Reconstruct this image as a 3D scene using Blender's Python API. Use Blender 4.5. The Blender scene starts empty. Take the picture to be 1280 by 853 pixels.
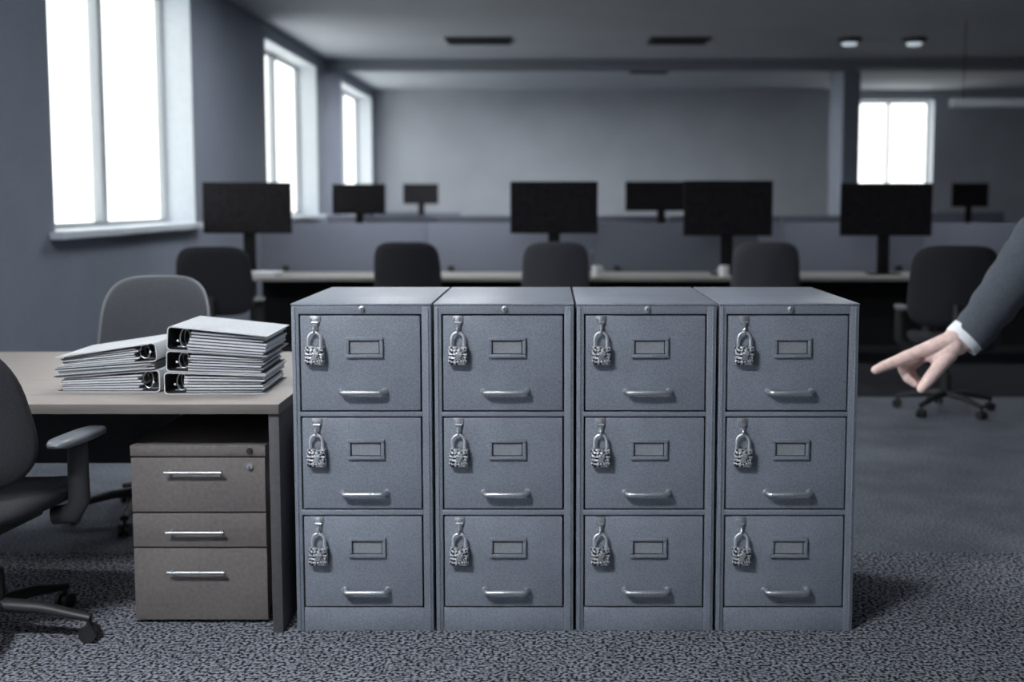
import bpy, bmesh, math, random
from mathutils import Vector, Matrix
random.seed(7)
C = bpy.context.scene.collection
SC = bpy.context.scene
PI = math.pi

# ------------------------------------------------------------------ camera, sky, light, exposure
F_PX, PX, PY, TH, H = 1400.0, 688.0, 370.0, math.radians(4.93), 1.425
cam_d = bpy.data.cameras.new('camera')
cam = bpy.data.objects.new('camera', cam_d); C.objects.link(cam)
cam.location = (0, 0, H); cam.rotation_euler = (PI / 2 - TH, 0, 0)
cam_d.sensor_width = 36; cam_d.lens = F_PX / 1280 * 36
cam_d.shift_x = (640 - PX) / 1280; cam_d.shift_y = (PY - 426.5) / 1280
cam_d.clip_start = 0.05; cam_d.clip_end = 200
cam_d.dof.use_dof = True; cam_d.dof.focus_distance = 3.4; cam_d.dof.aperture_fstop = 1.7
SC.camera = cam

SKY = 3.0         # overcast sky seen through the windows
FILL = 106.0        # unseen ceiling panels, added for fill
w = bpy.data.worlds.new('overcast_sky'); SC.world = w; w.use_nodes = True
bg = w.node_tree.nodes['Background']
bg.inputs['Color'].default_value = (1.0, 0.98, 0.95, 1); bg.inputs['Strength'].default_value = SKY
SC.view_settings.view_transform = 'Standard'; SC.view_settings.look = 'None'
SC.view_settings.gamma = 1.0; SC.view_settings.use_curve_mapping = False
SC.view_settings.exposure = 0.0

def ray(px, py):
    x = (px - PX) / F_PX; y = -(py - PY) / F_PX
    return Vector((x, y * math.sin(TH) + math.cos(TH), y * math.cos(TH) - math.sin(TH)))
def at(px, py, Y):
    a = ray(px, py); return Vector((0, 0, H)) + a * (Y / a.y)

# ------------------------------------------------------------------ materials
def mat(name, col, rough=0.6, metal=0.0, var=0.0, scale=40.0, bump=0.0, bscale=None, emit=0.0, detail=3.0, lo=0.32, hi=0.68, var2=0.0, scale2=3.0, spec=0.5, stretch=None):
    m = bpy.data.materials.new(name); m.use_nodes = True
    nt = m.node_tree; N = nt.nodes; L = nt.links; b = N['Principled BSDF']
    b.inputs['Base Color'].default_value = (*col, 1); b.inputs['Roughness'].default_value = rough
    b.inputs['Metallic'].default_value = metal; b.inputs['Specular IOR Level'].default_value = spec
    if emit:
        b.inputs['Emission Color'].default_value = (*col, 1); b.inputs['Emission Strength'].default_value = emit
    tc = N.new('ShaderNodeTexCoord')
    vec = tc.outputs['Object']
    if stretch:
        mp = N.new('ShaderNodeMapping'); mp.inputs['Scale'].default_value = stretch
        L.new(vec, mp.inputs['Vector']); vec = mp.outputs['Vector']
    if var:
        n = N.new('ShaderNodeTexNoise'); n.inputs['Scale'].default_value = scale; n.inputs['Detail'].default_value = detail
        L.new(vec, n.inputs['Vector'])
        r = N.new('ShaderNodeMapRange'); r.inputs['From Min'].default_value = lo; r.inputs['From Max'].default_value = hi
        r.inputs['To Min'].default_value = 1 - var; r.inputs['To Max'].default_value = 1 + var
        L.new(n.outputs['Fac'], r.inputs['Value'])
        out = r.outputs['Result']
        if var2:
            n2 = N.new('ShaderNodeTexNoise'); n2.inputs['Scale'].default_value = scale2; n2.inputs['Detail'].default_value = 4
            L.new(tc.outputs['Object'], n2.inputs['Vector'])
            r2 = N.new('ShaderNodeMapRange'); r2.inputs['From Min'].default_value = 0.3; r2.inputs['From Max'].default_value = 0.7
            r2.inputs['To Min'].default_value = 1 - var2; r2.inputs['To Max'].default_value = 1 + var2
            L.new(n2.outputs['Fac'], r2.inputs['Value'])
            mu = N.new('ShaderNodeMath'); mu.operation = 'MULTIPLY'
            L.new(out, mu.inputs[0]); L.new(r2.outputs['Result'], mu.inputs[1]); out = mu.outputs[0]
        vm = N.new('ShaderNodeVectorMath'); vm.operation = 'SCALE'; vm.inputs[0].default_value = col
        L.new(out, vm.inputs['Scale']); L.new(vm.outputs['Vector'], b.inputs['Base Color'])
    if bump:
        nb = N.new('ShaderNodeTexNoise'); nb.inputs['Scale'].default_value = bscale or scale; nb.inputs['Detail'].default_value = 2
        L.new(vec, nb.inputs['Vector'])
        bp = N.new('ShaderNodeBump'); bp.inputs['Strength'].default_value = bump; bp.inputs['Distance'].default_value = 0.004
        L.new(nb.outputs['Fac'], bp.inputs['Height']); L.new(bp.outputs['Normal'], b.inputs['Normal'])
    return m

M = {}
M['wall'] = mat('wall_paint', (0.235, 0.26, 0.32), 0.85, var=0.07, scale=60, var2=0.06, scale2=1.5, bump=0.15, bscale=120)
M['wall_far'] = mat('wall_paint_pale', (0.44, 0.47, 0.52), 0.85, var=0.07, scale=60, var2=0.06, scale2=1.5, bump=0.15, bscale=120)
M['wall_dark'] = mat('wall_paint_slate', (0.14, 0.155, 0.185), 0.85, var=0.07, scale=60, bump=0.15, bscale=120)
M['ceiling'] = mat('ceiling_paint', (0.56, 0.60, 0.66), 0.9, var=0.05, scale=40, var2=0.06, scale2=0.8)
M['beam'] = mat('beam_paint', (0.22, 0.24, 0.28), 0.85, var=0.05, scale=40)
M['reveal'] = mat('reveal_paint', (0.66, 0.71, 0.77), 0.6, var=0.03, scale=20)
M['frame'] = mat('window_frame_grey', (0.42, 0.45, 0.48), 0.45, var=0.03, scale=30)
M['carpet_front'] = mat('carpet_shaded_front', (0.15, 0.158, 0.182), 0.97, var=0.92, scale=85, bump=0.9, bscale=85, detail=1, lo=0.40, hi=0.60, var2=0.12, scale2=6, spec=0.1)  # speckled carpet; shade in front of the aisle put into its colour
M['carpet_mid'] = mat('carpet_lit', (0.16, 0.175, 0.205), 0.95, var=0.5, scale=90, bump=0.7, bscale=90, detail=2, var2=0.18, scale2=3, spec=0.15)  # light falling on the aisle put into the carpet colour
M['carpet_back'] = mat('carpet_shaded_back', (0.028, 0.029, 0.034), 0.97, var=0.4, scale=90, detail=2, spec=0.1)  # shade around the workstations put into the carpet colour
M['paint'] = mat('cabinet_enamel', (0.225, 0.25, 0.295), 0.34, var=0.2, scale=190, bump=0.22, bscale=260, detail=2, var2=0.08, scale2=7)
M['paint_in'] = mat('cabinet_inner', (0.035, 0.038, 0.045), 0.7)
M['card'] = mat('label_card', (0.27, 0.285, 0.31), 0.7, var=0.1, scale=160)
M['steel'] = mat('brushed_steel', (0.60, 0.62, 0.65), 0.36, 0.85, var=0.12, scale=200)
M['lockbody'] = mat('padlock_steel', (0.42, 0.43, 0.45), 0.4, 0.8, var=0.92, lo=0.4, hi=0.6, scale=150, bump=1.0, bscale=170, detail=1)
M['shackle'] = mat('shackle_chrome', (0.88, 0.90, 0.93), 0.38, 0.75)
M['keyhole'] = mat('keyhole_black', (0.01, 0.01, 0.011), 0.6)
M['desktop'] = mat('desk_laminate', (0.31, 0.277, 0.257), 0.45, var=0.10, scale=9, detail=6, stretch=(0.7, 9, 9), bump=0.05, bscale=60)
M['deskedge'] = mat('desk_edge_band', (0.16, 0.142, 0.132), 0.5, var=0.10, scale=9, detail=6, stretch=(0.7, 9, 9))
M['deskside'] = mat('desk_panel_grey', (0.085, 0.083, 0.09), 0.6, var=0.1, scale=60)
M['deskdark'] = mat('modesty_dark', (0.022, 0.022, 0.024), 0.7, var=0.15, scale=60)
M['pedestal'] = mat('pedestal_laminate', (0.165, 0.148, 0.14), 0.5, var=0.14, scale=70, detail=4, var2=0.08, scale2=5)
M['black_plastic'] = mat('black_plastic', (0.022, 0.022, 0.024), 0.5, var=0.1, scale=60)
M['pad'] = mat('arm_pad', (0.12, 0.125, 0.135), 0.45, var=0.08, scale=90)
M['fab_black'] = mat('fabric_black', (0.026, 0.026, 0.031), 0.9, var=0.3, scale=240, bump=0.3, bscale=260)
M['fab_plum'] = mat('fabric_charcoal', (0.024, 0.024, 0.030), 0.9, var=0.2, scale=240)
M['fab_grey'] = mat('fabric_grey', (0.065, 0.069, 0.082), 0.9, var=0.2, scale=240)
M['fab_mesh'] = mat('fabric_slate', (0.055, 0.06, 0.07), 0.85, var=0.28, scale=260, bump=0.3, bscale=300)
M['rim'] = mat('chair_rim_lit', (0.16, 0.172, 0.19), 0.35)  # window light on the chair rim and arm pads painted as paler grey
M['screen'] = mat('monitor_glass', (0.022, 0.021, 0.024), 0.6, var=0.2, scale=30, spec=0.03)
M['bezel'] = mat('monitor_bezel', (0.022, 0.021, 0.024), 0.7, spec=0.03)
M['bgtop'] = mat('bench_top', (0.30, 0.288, 0.275), 0.5, var=0.05, scale=20)
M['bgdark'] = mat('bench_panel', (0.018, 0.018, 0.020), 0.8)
M['divider'] = mat('divider_fabric', (0.20, 0.215, 0.275), 0.95, var=0.1, scale=160)
M['divider_dark'] = mat('divider_fabric_dark', (0.12, 0.135, 0.165), 0.95, var=0.1, scale=160)
M['cover'] = mat('binder_board', (0.53, 0.545, 0.565), 0.6, var=0.10, scale=150, var2=0.05, scale2=9)
M['coverin'] = mat('binder_lining', (0.035, 0.036, 0.04), 0.75)
M['paper'] = mat('paper_sheets', (0.62, 0.64, 0.67), 0.8, var=0.1, scale=80, stretch=(1, 1, 14))
M['divsheet'] = mat('index_sheet', (0.055, 0.057, 0.064), 0.8)
M['white'] = mat('white_ceramic', (0.78, 0.79, 0.80), 0.3)
M['skin'] = mat('skin', (0.80, 0.585, 0.53), 0.5, var=0.10, scale=90, bump=0.35, bscale=260, var2=0.10, scale2=22)
M['nail'] = mat('nail', (0.66, 0.50, 0.47), 0.3)
M['suit'] = mat('suit_wool', (0.062, 0.072, 0.088), 0.9, var=0.3, scale=380, bump=0.3, bscale=420)
M['trouser'] = mat('trouser_wool', (0.03, 0.034, 0.042), 0.9, var=0.2, scale=300)
M['shirt'] = mat('shirt_cotton', (0.80, 0.83, 0.86), 0.75, var=0.05, scale=200)
M['hair'] = mat('hair', (0.03, 0.022, 0.018), 0.6, var=0.3, scale=80)
M['eye'] = mat('eye_white', (0.75, 0.75, 0.75), 0.2)
M['shoe'] = mat('shoe_leather', (0.015, 0.014, 0.014), 0.3)
M['fill_on'] = mat('fill_diffuser', (0.94, 0.97, 1.0), 0.5, emit=FILL)  # glow of the added ceiling panels
M['fill_dim'] = mat('fill_diffuser_dim', (0.94, 0.97, 1.0), 0.5, emit=FILL * 0.28)
M['fill_mid'] = mat('fill_diffuser_mid', (0.94, 0.97, 1.0), 0.5, emit=FILL * 1.1)
M['fill_half'] = mat('fill_diffuser_half', (0.94, 0.97, 1.0), 0.5, emit=FILL * 0.34)
M['fill_low'] = mat('fill_diffuser_low', (0.94, 0.97, 1.0), 0.5, emit=FILL * 0.16)
M['spot_on'] = mat('spot_diffuser', (0.80, 0.90, 1.0), 0.5, emit=0.55)
M['fixture'] = mat('fixture_grey', (0.42, 0.45, 0.50), 0.5)
M['vent'] = mat('vent_dark', (0.05, 0.053, 0.06), 0.7)

def glass_mat():
    m = bpy.data.materials.new('window_glass'); m.use_nodes = True
    nt = m.node_tree; N = nt.nodes; L = nt.links; N.remove(N['Principled BSDF'])
    t = N.new('ShaderNodeBsdfTransparent'); t.inputs['Color'].default_value = (0.93, 0.95, 0.95, 1)
    g = N.new('ShaderNodeBsdfGlossy'); g.inputs['Roughness'].default_value = 0.02
    mx = N.new('ShaderNodeMixShader'); mx.inputs[0].default_value = 0.04
    L.new(t.outputs[0], mx.inputs[1]); L.new(g.outputs[0], mx.inputs[2])
    L.new(mx.outputs[0], N['Material Output'].inputs['Surface'])
    return m
M['glass'] = glass_mat()

# ------------------------------------------------------------------ mesh helpers
def BM(): return bmesh.new()
def box(bm, a, b, bev=0.0, mi=0, seg=2, mtx=None):
    t = bmesh.new()
    bmesh.ops.create_cube(t, size=1)
    for v in t.verts:
        v.co = Vector([(a[i] + b[i]) / 2 + v.co[i] * (b[i] - a[i]) for i in range(3)])
    if bev: bmesh.ops.bevel(t, geom=t.edges[:], offset=bev, segments=seg, profile=0.5, affect='EDGES')
    merge(bm, t, mi, mtx)
def merge(bm, t, mi=0, mtx=None):
    vm = {}
    for v in t.verts: vm[v] = bm.verts.new(mtx @ v.co if mtx else v.co)
    for f in t.faces:
        try:
            g = bm.faces.new([vm[v] for v in f.verts]); g.material_index = mi
        except ValueError: pass
    t.free()
def rings(bm, rs, mi=0, caps=True, closed=False):
    vs = [[bm.verts.new(p) for p in r] for r in rs]
    n = len(vs[0]); K = len(vs)
    for k in range(K if closed else K - 1):
        A, B = vs[k], vs[(k + 1) % K]
        for i in range(n):
            f = bm.faces.new((A[i], A[(i + 1) % n], B[(i + 1) % n], B[i])); f.material_index = mi
    if caps and not closed:
        f = bm.faces.new(list(reversed(vs[0]))); f.material_index = mi
        f = bm.faces.new(vs[-1]); f.material_index = mi
def frames(pts, closed=False):
    pts = [Vector(p) for p in pts]; n = len(pts); out = []
    prev = None
    for i in range(n):
        if closed: t = pts[(i + 1) % n] - pts[i - 1]
        else: t = pts[min(i + 1, n - 1)] - pts[max(i - 1, 0)]
        t.normalize()
        if prev is None:
            a = Vector((0, 0, 1)) if abs(t.z) < 0.9 else Vector((1, 0, 0))
            u = t.cross(a).normalized()
        else:
            u = (prev - t * prev.dot(t)).normalized()
        prev = u; out.append((pts[i], u, t.cross(u)))
    return out
def tube(bm, pts, r, seg=12, mi=0, closed=False, flat=1.0):
    rr = r if isinstance(r, (list, tuple)) else [r] * len(pts)
    rs = []
    for (p, u, v), q in zip(frames(pts, closed), rr):
        rs.append([p + u * (q * math.cos(2 * PI * k / seg)) + v * (q * flat * math.sin(2 * PI * k / seg)) for k in range(seg)])
    rings(bm, rs, mi, closed=closed)
def cyl(bm, p0, p1, r, r1=None, seg=20, mi=0):
    tube(bm, [p0, p1], [r, r if r1 is None else r1], seg, mi)
def lathe(bm, prof, seg=24, mi=0, c=(0, 0, 0)):
    rs = [[Vector((c[0] + q * math.cos(2 * PI * k / seg), c[1] + q * math.sin(2 * PI * k / seg), c[2] + z)) for k in range(seg)] for q, z in prof]
    rings(bm, rs, mi)
def ellipsoid(bm, c, r, seg=20, n=12, mtx=None, mi=0):
    t = bmesh.new(); bmesh.ops.create_uvsphere(t, u_segments=seg, v_segments=n, radius=1)
    for v in t.verts: v.co = Vector((v.co.x * r[0], v.co.y * r[1], v.co.z * r[2]))
    if mtx:
        for v in t.verts: v.co = mtx @ v.co
    for v in t.verts: v.co += Vector(c)
    merge(bm, t, mi)
def capsule(bm, p0, p1, r0, r1, seg=14, mi=0):
    p0 = Vector(p0); p1 = Vector(p1); ax = (p1 - p0)
    L = ax.length; t = ax / L if L > 1e-9 else Vector((0, 0, 1))
    pts = []; rr = []
    for k in range(5):
        a = PI / 2 * (k + 0.25) / 5.25
        pts.append(p0 - t * (r0 * math.cos(a))); rr.append(r0 * math.sin(a))
    pts.append(p0); rr.append(r0); pts.append(p1); rr.append(r1)
    for k in range(4, -1, -1):
        a = PI / 2 * (k + 0.25) / 5.25
        pts.append(p1 + t * (r1 * math.cos(a))); rr.append(r1 * math.sin(a))
    a = Vector((0, 0, 1)) if abs(t.z) < 0.9 else Vector((1, 0, 0))
    u = t.cross(a).normalized(); v = t.cross(u)
    rings(bm, [[p + u * (q * math.cos(2 * PI * i / seg)) + v * (q * math.sin(2 * PI * i / seg)) for i in range(seg)] for p, q in zip(pts, rr)], mi)
def chain(bm, pts, rr, seg=14):
    for i in range(len(pts) - 1): capsule(bm, pts[i], pts[i + 1], rr[i], rr[i + 1], seg)
def fuse(bm, voxel, smooth=3, factor=0.5):
    """weld a bmesh of overlapping closed shapes into one continuous skin; returns a new bmesh"""
    me = bpy.data.meshes.new('tmp'); bmesh.ops.recalc_face_normals(bm, faces=bm.faces[:]); bm.to_mesh(me); bm.free()
    o = bpy.data.objects.new('tmp', me); C.objects.link(o)
    r = o.modifiers.new('r', 'REMESH'); r.mode = 'VOXEL'; r.voxel_size = voxel
    s = o.modifiers.new('s', 'SMOOTH'); s.iterations = smooth; s.factor = factor
    dg = bpy.context.evaluated_depsgraph_get(); dg.update()
    m2 = bpy.data.meshes.new_from_object(o.evaluated_get(dg))
    bpy.data.objects.remove(o); bpy.data.meshes.remove(me)
    out = bmesh.new(); out.from_mesh(m2); bpy.data.meshes.remove(m2)
    for f in out.faces: f.material_index = 0
    return out
def obj(name, bm, m, parent=None, smooth=38, loc=None, rot=None):
    me = bpy.data.meshes.new(name)
    bmesh.ops.recalc_face_normals(bm, faces=bm.faces[:])
    bm.to_mesh(me); bm.free()
    for k in (m if isinstance(m, (list, tuple)) else [m]): me.materials.append(M[k])
    if smooth:
        for p in me.polygons: p.use_smooth = True
        me.set_sharp_from_angle(angle=math.radians(smooth))
    o = bpy.data.objects.new(name, me); C.objects.link(o)
    if parent: o.parent = parent
    if loc: o.location = loc
    if rot: o.rotation_euler = rot
    return o
def tag(o, label, cat, group=None):
    o['label'] = label; o['category'] = cat
    if group: o['group'] = group
    return o
def thing(name, label, cat, loc=(0, 0, 0), rz=0.0, group=None):
    o = bpy.data.objects.new(name, None); C.objects.link(o); o.empty_display_size = 0.1
    o.location = loc; o.rotation_euler = (0, 0, rz)
    return tag(o, label, cat, group)
def struct(name, bm, m, parent=None, smooth=0):
    o = obj(name, bm, m, parent, smooth)
    if not parent: o['kind'] = 'structure'
    return o
def copy_tree(o, parent=None):
    c = o.copy(); C.objects.link(c)
    if parent: c.parent = parent
    for ch in list(o.children): copy_tree(ch, c)
    return c
def place(proto, first, label, loc, rz=0.0, group=None, scale=None):
    o = proto if first else copy_tree(proto)
    o['label'] = label; o.location = loc; o.rotation_euler = (0, 0, rz)
    if group: o['group'] = group
    if scale: o.scale = (scale,) * 3
    return o

# ------------------------------------------------------------------ room
WL, WR, YB, YF, ZC = -3.28, 9.4, -4.6, 21.15, 3.46
Z0, Z1, WT = 1.19, 3.28, 0.32
WINS = [(-3.1, -0.15), (2.1, 5.05), (7.42, 10.38), (13.05, 15.9), (17.78, 20.75)]
FW = (5.62, 7.18)                                   # the window in the far wall, right
b = BM()
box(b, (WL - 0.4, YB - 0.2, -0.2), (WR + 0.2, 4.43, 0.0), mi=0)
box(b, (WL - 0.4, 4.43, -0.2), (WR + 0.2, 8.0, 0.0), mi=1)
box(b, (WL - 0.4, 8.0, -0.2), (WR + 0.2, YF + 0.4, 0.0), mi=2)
struct('floor', b, ['carpet_front', 'carpet_mid', 'carpet_back'])  # zones split where light and shade fall; both are in the colours
b = BM(); box(b, (WL - 0.4, YB - 0.2, ZC), (WR + 0.2, YF + 0.4, ZC + 0.2)); struct('ceiling', b, 'ceiling')
b = BM()
box(b, (WL - WT, YB, 0), (WL, YF, Z0)); box(b, (WL - WT, YB, Z1), (WL, YF, ZC))
ys = [YB] + [y for wv in WINS for y in wv] + [YF]
for i in range(0, len(ys), 2): box(b, (WL - WT, ys[i], Z0), (WL, ys[i + 1], Z1))
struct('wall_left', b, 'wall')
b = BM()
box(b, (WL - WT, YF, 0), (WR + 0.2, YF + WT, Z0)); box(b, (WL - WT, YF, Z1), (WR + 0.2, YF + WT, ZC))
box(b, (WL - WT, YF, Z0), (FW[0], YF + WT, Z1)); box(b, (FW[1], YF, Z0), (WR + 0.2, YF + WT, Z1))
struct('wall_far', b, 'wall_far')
b = BM(); box(b, (WR, YB, 0), (WR + 0.2, YF, ZC)); struct('wall_right', b, 'wall_dark')
b = BM(); box(b, (WL - WT, YB - 0.2, 0), (WR + 0.2, YB, ZC)); struct('wall_near', b, 'wall_dark')
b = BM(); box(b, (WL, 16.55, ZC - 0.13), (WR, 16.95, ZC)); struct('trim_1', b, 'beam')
b = BM(); box(b, (4.42, 17.1, 0), (4.68, 17.9, ZC)); struct('column', b, 'wall', smooth=0)
b = BM(); box(b, (WL, YB, 0), (WL + 0.015, YF, 0.09)); struct('baseboard_left', b, 'frame')
b = BM(); box(b, (WL + 0.015, YF - 0.015, 0), (WR, YF, 0.09)); struct('baseboard_far', b, 'frame')

def window(n, y0, y1):
    e = bpy.data.objects.new('window_%d' % n, None); C.objects.link(e); e['kind'] = 'structure'
    e.location = (WL, (y0 + y1) / 2, Z0); hw = (y1 - y0) / 2; hh = Z1 - Z0; X = -WT + 0.035
    b = BM(); t = 0.012                              # painted lining of the reveal
    box(b, (-WT + 0.06, -hw, 0.0), (-0.001, -hw + t, hh)); box(b, (-WT + 0.06, hw - t, 0), (-0.001, hw, hh)); box(b, (-WT + 0.06, -hw + t, hh - t), (-0.001, hw - t, hh))
    obj('reveal', b, 'reveal', e, 0)
    b = BM(); fw = 0.055
    box(b, (X - 0.03, -hw, 0), (X + 0.03, -hw + fw, hh), 0.006); box(b, (X - 0.03, hw - fw, 0), (X + 0.03, hw, hh), 0.006)
    box(b, (X - 0.03, -hw + fw, 0), (X + 0.03, hw - fw, 0.06), 0.006); box(b, (X - 0.03, -hw + fw, hh - fw), (X + 0.03, hw - fw, hh), 0.006)
    box(b, (X - 0.04, -0.05, 0.06), (X + 0.045, 0.05, hh - fw), 0.008)
    obj('window_frame', b, 'frame', e)
    for s in (-1, 1):
        b = BM(); box(b, (X - 0.003, min(s * 0.05, s * (hw - fw)), 0.06), (X + 0.003, max(s * 0.05, s * (hw - fw)), hh - fw)); obj('pane', b, 'glass', e, 0)
    b = BM(); box(b, (-WT + 0.07, -hw + t, 0.0), (0.0, hw - t, 0.022)); box(b, (0.0, -hw - 0.08, -0.03), (0.10, hw + 0.06, 0.022), 0.006)
    obj('window_sill', b, 'reveal', e)
    # portal: only guides the sampling of the real sky behind this opening
    ld = bpy.data.lights.new('daylight_portal', 'AREA'); ld.shape = 'RECTANGLE'; ld.size = hh; ld.size_y = y1 - y0
    ld.cycles.is_portal = True
    lo = bpy.data.objects.new('daylight_portal', ld); C.objects.link(lo)
    lo.location = (WL - WT - 0.02, (y0 + y1) / 2, (Z0 + Z1) / 2); lo.rotation_euler = (0, -PI / 2, 0)
for i, (y0, y1) in enumerate(WINS): window(i + 1, y0, y1)
e = bpy.data.objects.new('window_6', None); C.objects.link(e); e['kind'] = 'structure'; e.location = ((FW[0] + FW[1]) / 2, YF, Z0)
hw = (FW[1] - FW[0]) / 2; hh = Z1 - Z0; t = 0.012
b = BM(); box(b, (-hw, 0.001, 0), (-hw + t, WT - 0.06, hh)); box(b, (hw - t, 0.001, 0), (hw, WT - 0.06, hh)); box(b, (-hw + t, 0.001, hh - t), (hw - t, WT - 0.06, hh)); obj('reveal', b, 'reveal', e, 0)
b = BM(); Yw = WT - 0.035
for x0, x1, z0, z1 in ((-hw, -hw + 0.055, 0, hh), (hw - 0.055, hw, 0, hh), (-hw + 0.055, hw - 0.055, 0, 0.06), (-hw + 0.055, hw - 0.055, hh - 0.055, hh), (-0.03, 0.03, 0.06, hh - 0.055)):
    box(b, (x0, Yw - 0.03, z0), (x1, Yw + 0.03, z1), 0.006)
obj('window_frame', b, 'frame', e)
for s in (-1, 1):
    b = BM(); box(b, (min(s * 0.03, s * (hw - 0.055)), Yw - 0.003, 0.06), (max(s * 0.03, s * (hw - 0.055)), Yw + 0.003, hh - 0.055)); obj('pane', b, 'glass', e, 0)
b = BM(); box(b, (-hw + t, 0, 0), (hw - t, WT - 0.07, 0.022)); box(b, (-hw - 0.06, -0.09, -0.03), (hw + 0.06, 0, 0.022), 0.006); obj('window_sill', b, 'reveal', e)
ld = bpy.data.lights.new('daylight_portal', 'AREA'); ld.shape = 'RECTANGLE'; ld.size = FW[1] - FW[0]; ld.size_y = hh; ld.cycles.is_portal = True
lo = bpy.data.objects.new('daylight_portal', ld); C.objects.link(lo); lo.location = ((FW[0] + FW[1]) / 2, YF + WT + 0.02, (Z0 + Z1) / 2); lo.rotation_euler = (-PI / 2, 0, 0)

# ------------------------------------------------------------------ filing cabinets
CW, CD, CH = 0.452, 0.675, 1.087
CY = 3.6
ZD = [(0.735, 1.055), (0.409, 0.720), (0.079, 0.392)]     # drawer openings
DX0, DX1 = 0.024, CW - 0.031
def make_cabinet():
    root = thing('filing_cabinet', 'cabinet', 'filing cabinet', group='row of grey filing cabinets')
    b = BM(); t = 0.02
    box(b, (0, 0.0, 0), (DX0, CD, CH - 0.004), 0.003); box(b, (DX1, 0.0, 0), (CW, CD, CH - 0.004), 0.003)
    box(b, (DX0 - 0.002, CD - 0.02, 0), (DX1 + 0.002, CD, CH - 0.004))
    box(b, (DX0 - 0.002, 0.0, ZD[0][1]), (DX1 + 0.002, 0.03, CH - 0.004), 0.0015)
    box(b, (DX0 - 0.002, 0.0, ZD[1][1]), (DX1 + 0.002, 0.03, ZD[0][0]), 0.0015)
    box(b, (DX0 - 0.002, 0.0, ZD[2][1]), (DX1 + 0.002, 0.03, ZD[1][0]), 0.0015)
    # raised bead down both stiles
    box(b, (0.008, -0.0035, 0.002), (0.0135, 0.001, CH - 0.012), 0.0015); box(b, (CW - 0.014, -0.0035, 0.002), (CW - 0.008, 0.001, CH - 0.012), 0.0015)
    obj('cabinet_body', b, 'paint', root)
    b = BM(); box(b, (DX0, 0.04, 0.05), (DX1, 0.05, CH - 0.03)); obj('inner_panel', b, 'paint_in', root, 0)
    b = BM(); box(b, (DX0 + 0.0, 0.004, 0.0), (DX1, 0.034, ZD[2][0]), 0.002); obj('plinth', b, 'paint', root)
    b = BM(); box(b, (-0.001, -0.003, CH - 0.004), (CW + 0.001, CD + 0.002, CH + 0.003), 0.0025); obj('cabinet_top', b, 'paint', root)
    b = BM(); x = DX0 + 0.205
    lathe(b, [(0.0105, 0), (0.0105, 0.003), (0.0075, 0.004), (0.0075, 0.009), (0.006, 0.0105)], 20)
    bmesh.ops.rotate(b, verts=b.verts[:], cent=(0, 0, 0), matrix=Matrix.Rotation(PI / 2, 3, 'X')); bmesh.ops.translate(b, verts=b.verts[:], vec=(x, 0, CH - 0.016))
    lk = obj('plunger_lock', b, 'steel', root)
    b = BM(); box(b, (x - 0.0012, -0.0112, CH - 0.021), (x + 0.0012, -0.0095, CH - 0.011)); obj('keyhole', b, 'keyhole', lk, 0)
    for z0, z1 in ZD:
        g = 0.005
        b = BM(); box(b, (DX0 + g, -0.001, z0 + g), (DX1 - g, 0.028, z1 - g), 0.003)
        d = obj('drawer', b, 'paint', root)
        zt = z1
        # label holder
        lx0, lx1, lz0, lz1 = 0.176, 0.297, zt - 0.141, zt - 0.074
        b = BM(); q = 0.011
        for A, B in (((lx0, lz0), (lx1, lz0 + q)), ((lx0, lz1 - q), (lx1, lz1)), ((lx0, lz0 + q), (lx0 + q, lz1 - q)), ((lx1 - q, lz0 + q), (lx1, lz1 - q))):
            box(b, (A[0], -0.0115, A[1]), (B[0], -0.001, B[1]), 0.002)
        obj('label_holder', b, 'paint', d)
        b = BM(); box(b, (lx0 + q, -0.0016, lz0 + q), (lx1 - q, -0.0008, lz1 - q)); obj('backing', b, 'paint_in', d, 0)
        b = BM(); box(b, (lx0 + q + 0.0035, -0.0030, lz0 + q + 0.0025), (lx1 - q - 0.0035, -0.0017, lz1 - q - 0.0035)); obj('label_card', b, 'card', d, 0)
        # bow handle
        hz = zt - 0.252; x0, x1 = 0.160, 0.302
        b = BM()
        pts = [(x0, 0.0, hz)] + [(x0 + 0.003 + 0.012 * (1 - math.cos(a)), -0.018 - 0.014 * math.sin(a), hz) for a in (0, 0.5, 1.0, 1.5)]
        pts += [(x1 - p[0] + x0, p[1], p[2]) for p in reversed(pts)]
        tube(b, pts, 0.0086, 14)
        for xx in (x0, x1):
            lathe(b, [(0.0115, 0), (0.0115, 0.002), (0.008, 0.006)], 16, c=(0, 0, 0)) if False else cyl(b, (xx, -0.001, hz), (xx, -0.005, hz), 0.0115, 0.009, 16)
        obj('handle', b, 'steel', d)
        # hasp: plate, strap, staple ring
        hx = 0.078
        b = BM()
        box(b, (hx - 0.016, -0.005, zt - 0.026), (hx + 0.016, -0.001, zt - 0.005), 0.0012)
        box(b, (hx - 0.0085, -0.0085, zt - 0.050), (hx + 0.0085, -0.005, zt - 0.010), 0.0012)
        for s in (-1, 1): cyl(b, (hx + s * 0.0115, -0.005, zt - 0.0155), (hx + s * 0.0115, -0.0075, zt - 0.0155), 0.0035, 0.0028, 10)
        cyl(b, (hx - 0.011, -0.008, zt - 0.027), (hx + 0.011, -0.008, zt - 0.027), 0.0042, seg=10)
        tube(b, [(hx, -0.016 + 0.012 * math.cos(a), zt - 0.048 + 0.0105 * math.sin(a)) for a in [2 * PI * k / 16 for k in range(16)]], 0.0032, 8, closed=True)
        obj('hasp', b, 'steel', d)
    return root
ORD = ['leftmost', 'second from left', 'third from left', 'rightmost']
CABL = ['grey steel filing cabinet at the left end of the row, beside the wooden desk',
        'grey steel filing cabinet second from left in the row of four',
        'grey steel filing cabinet third from left in the row of four',
        'grey steel filing cabinet at the right end of the row, nearest the pointing hand']
cab = make_cabinet()
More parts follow.
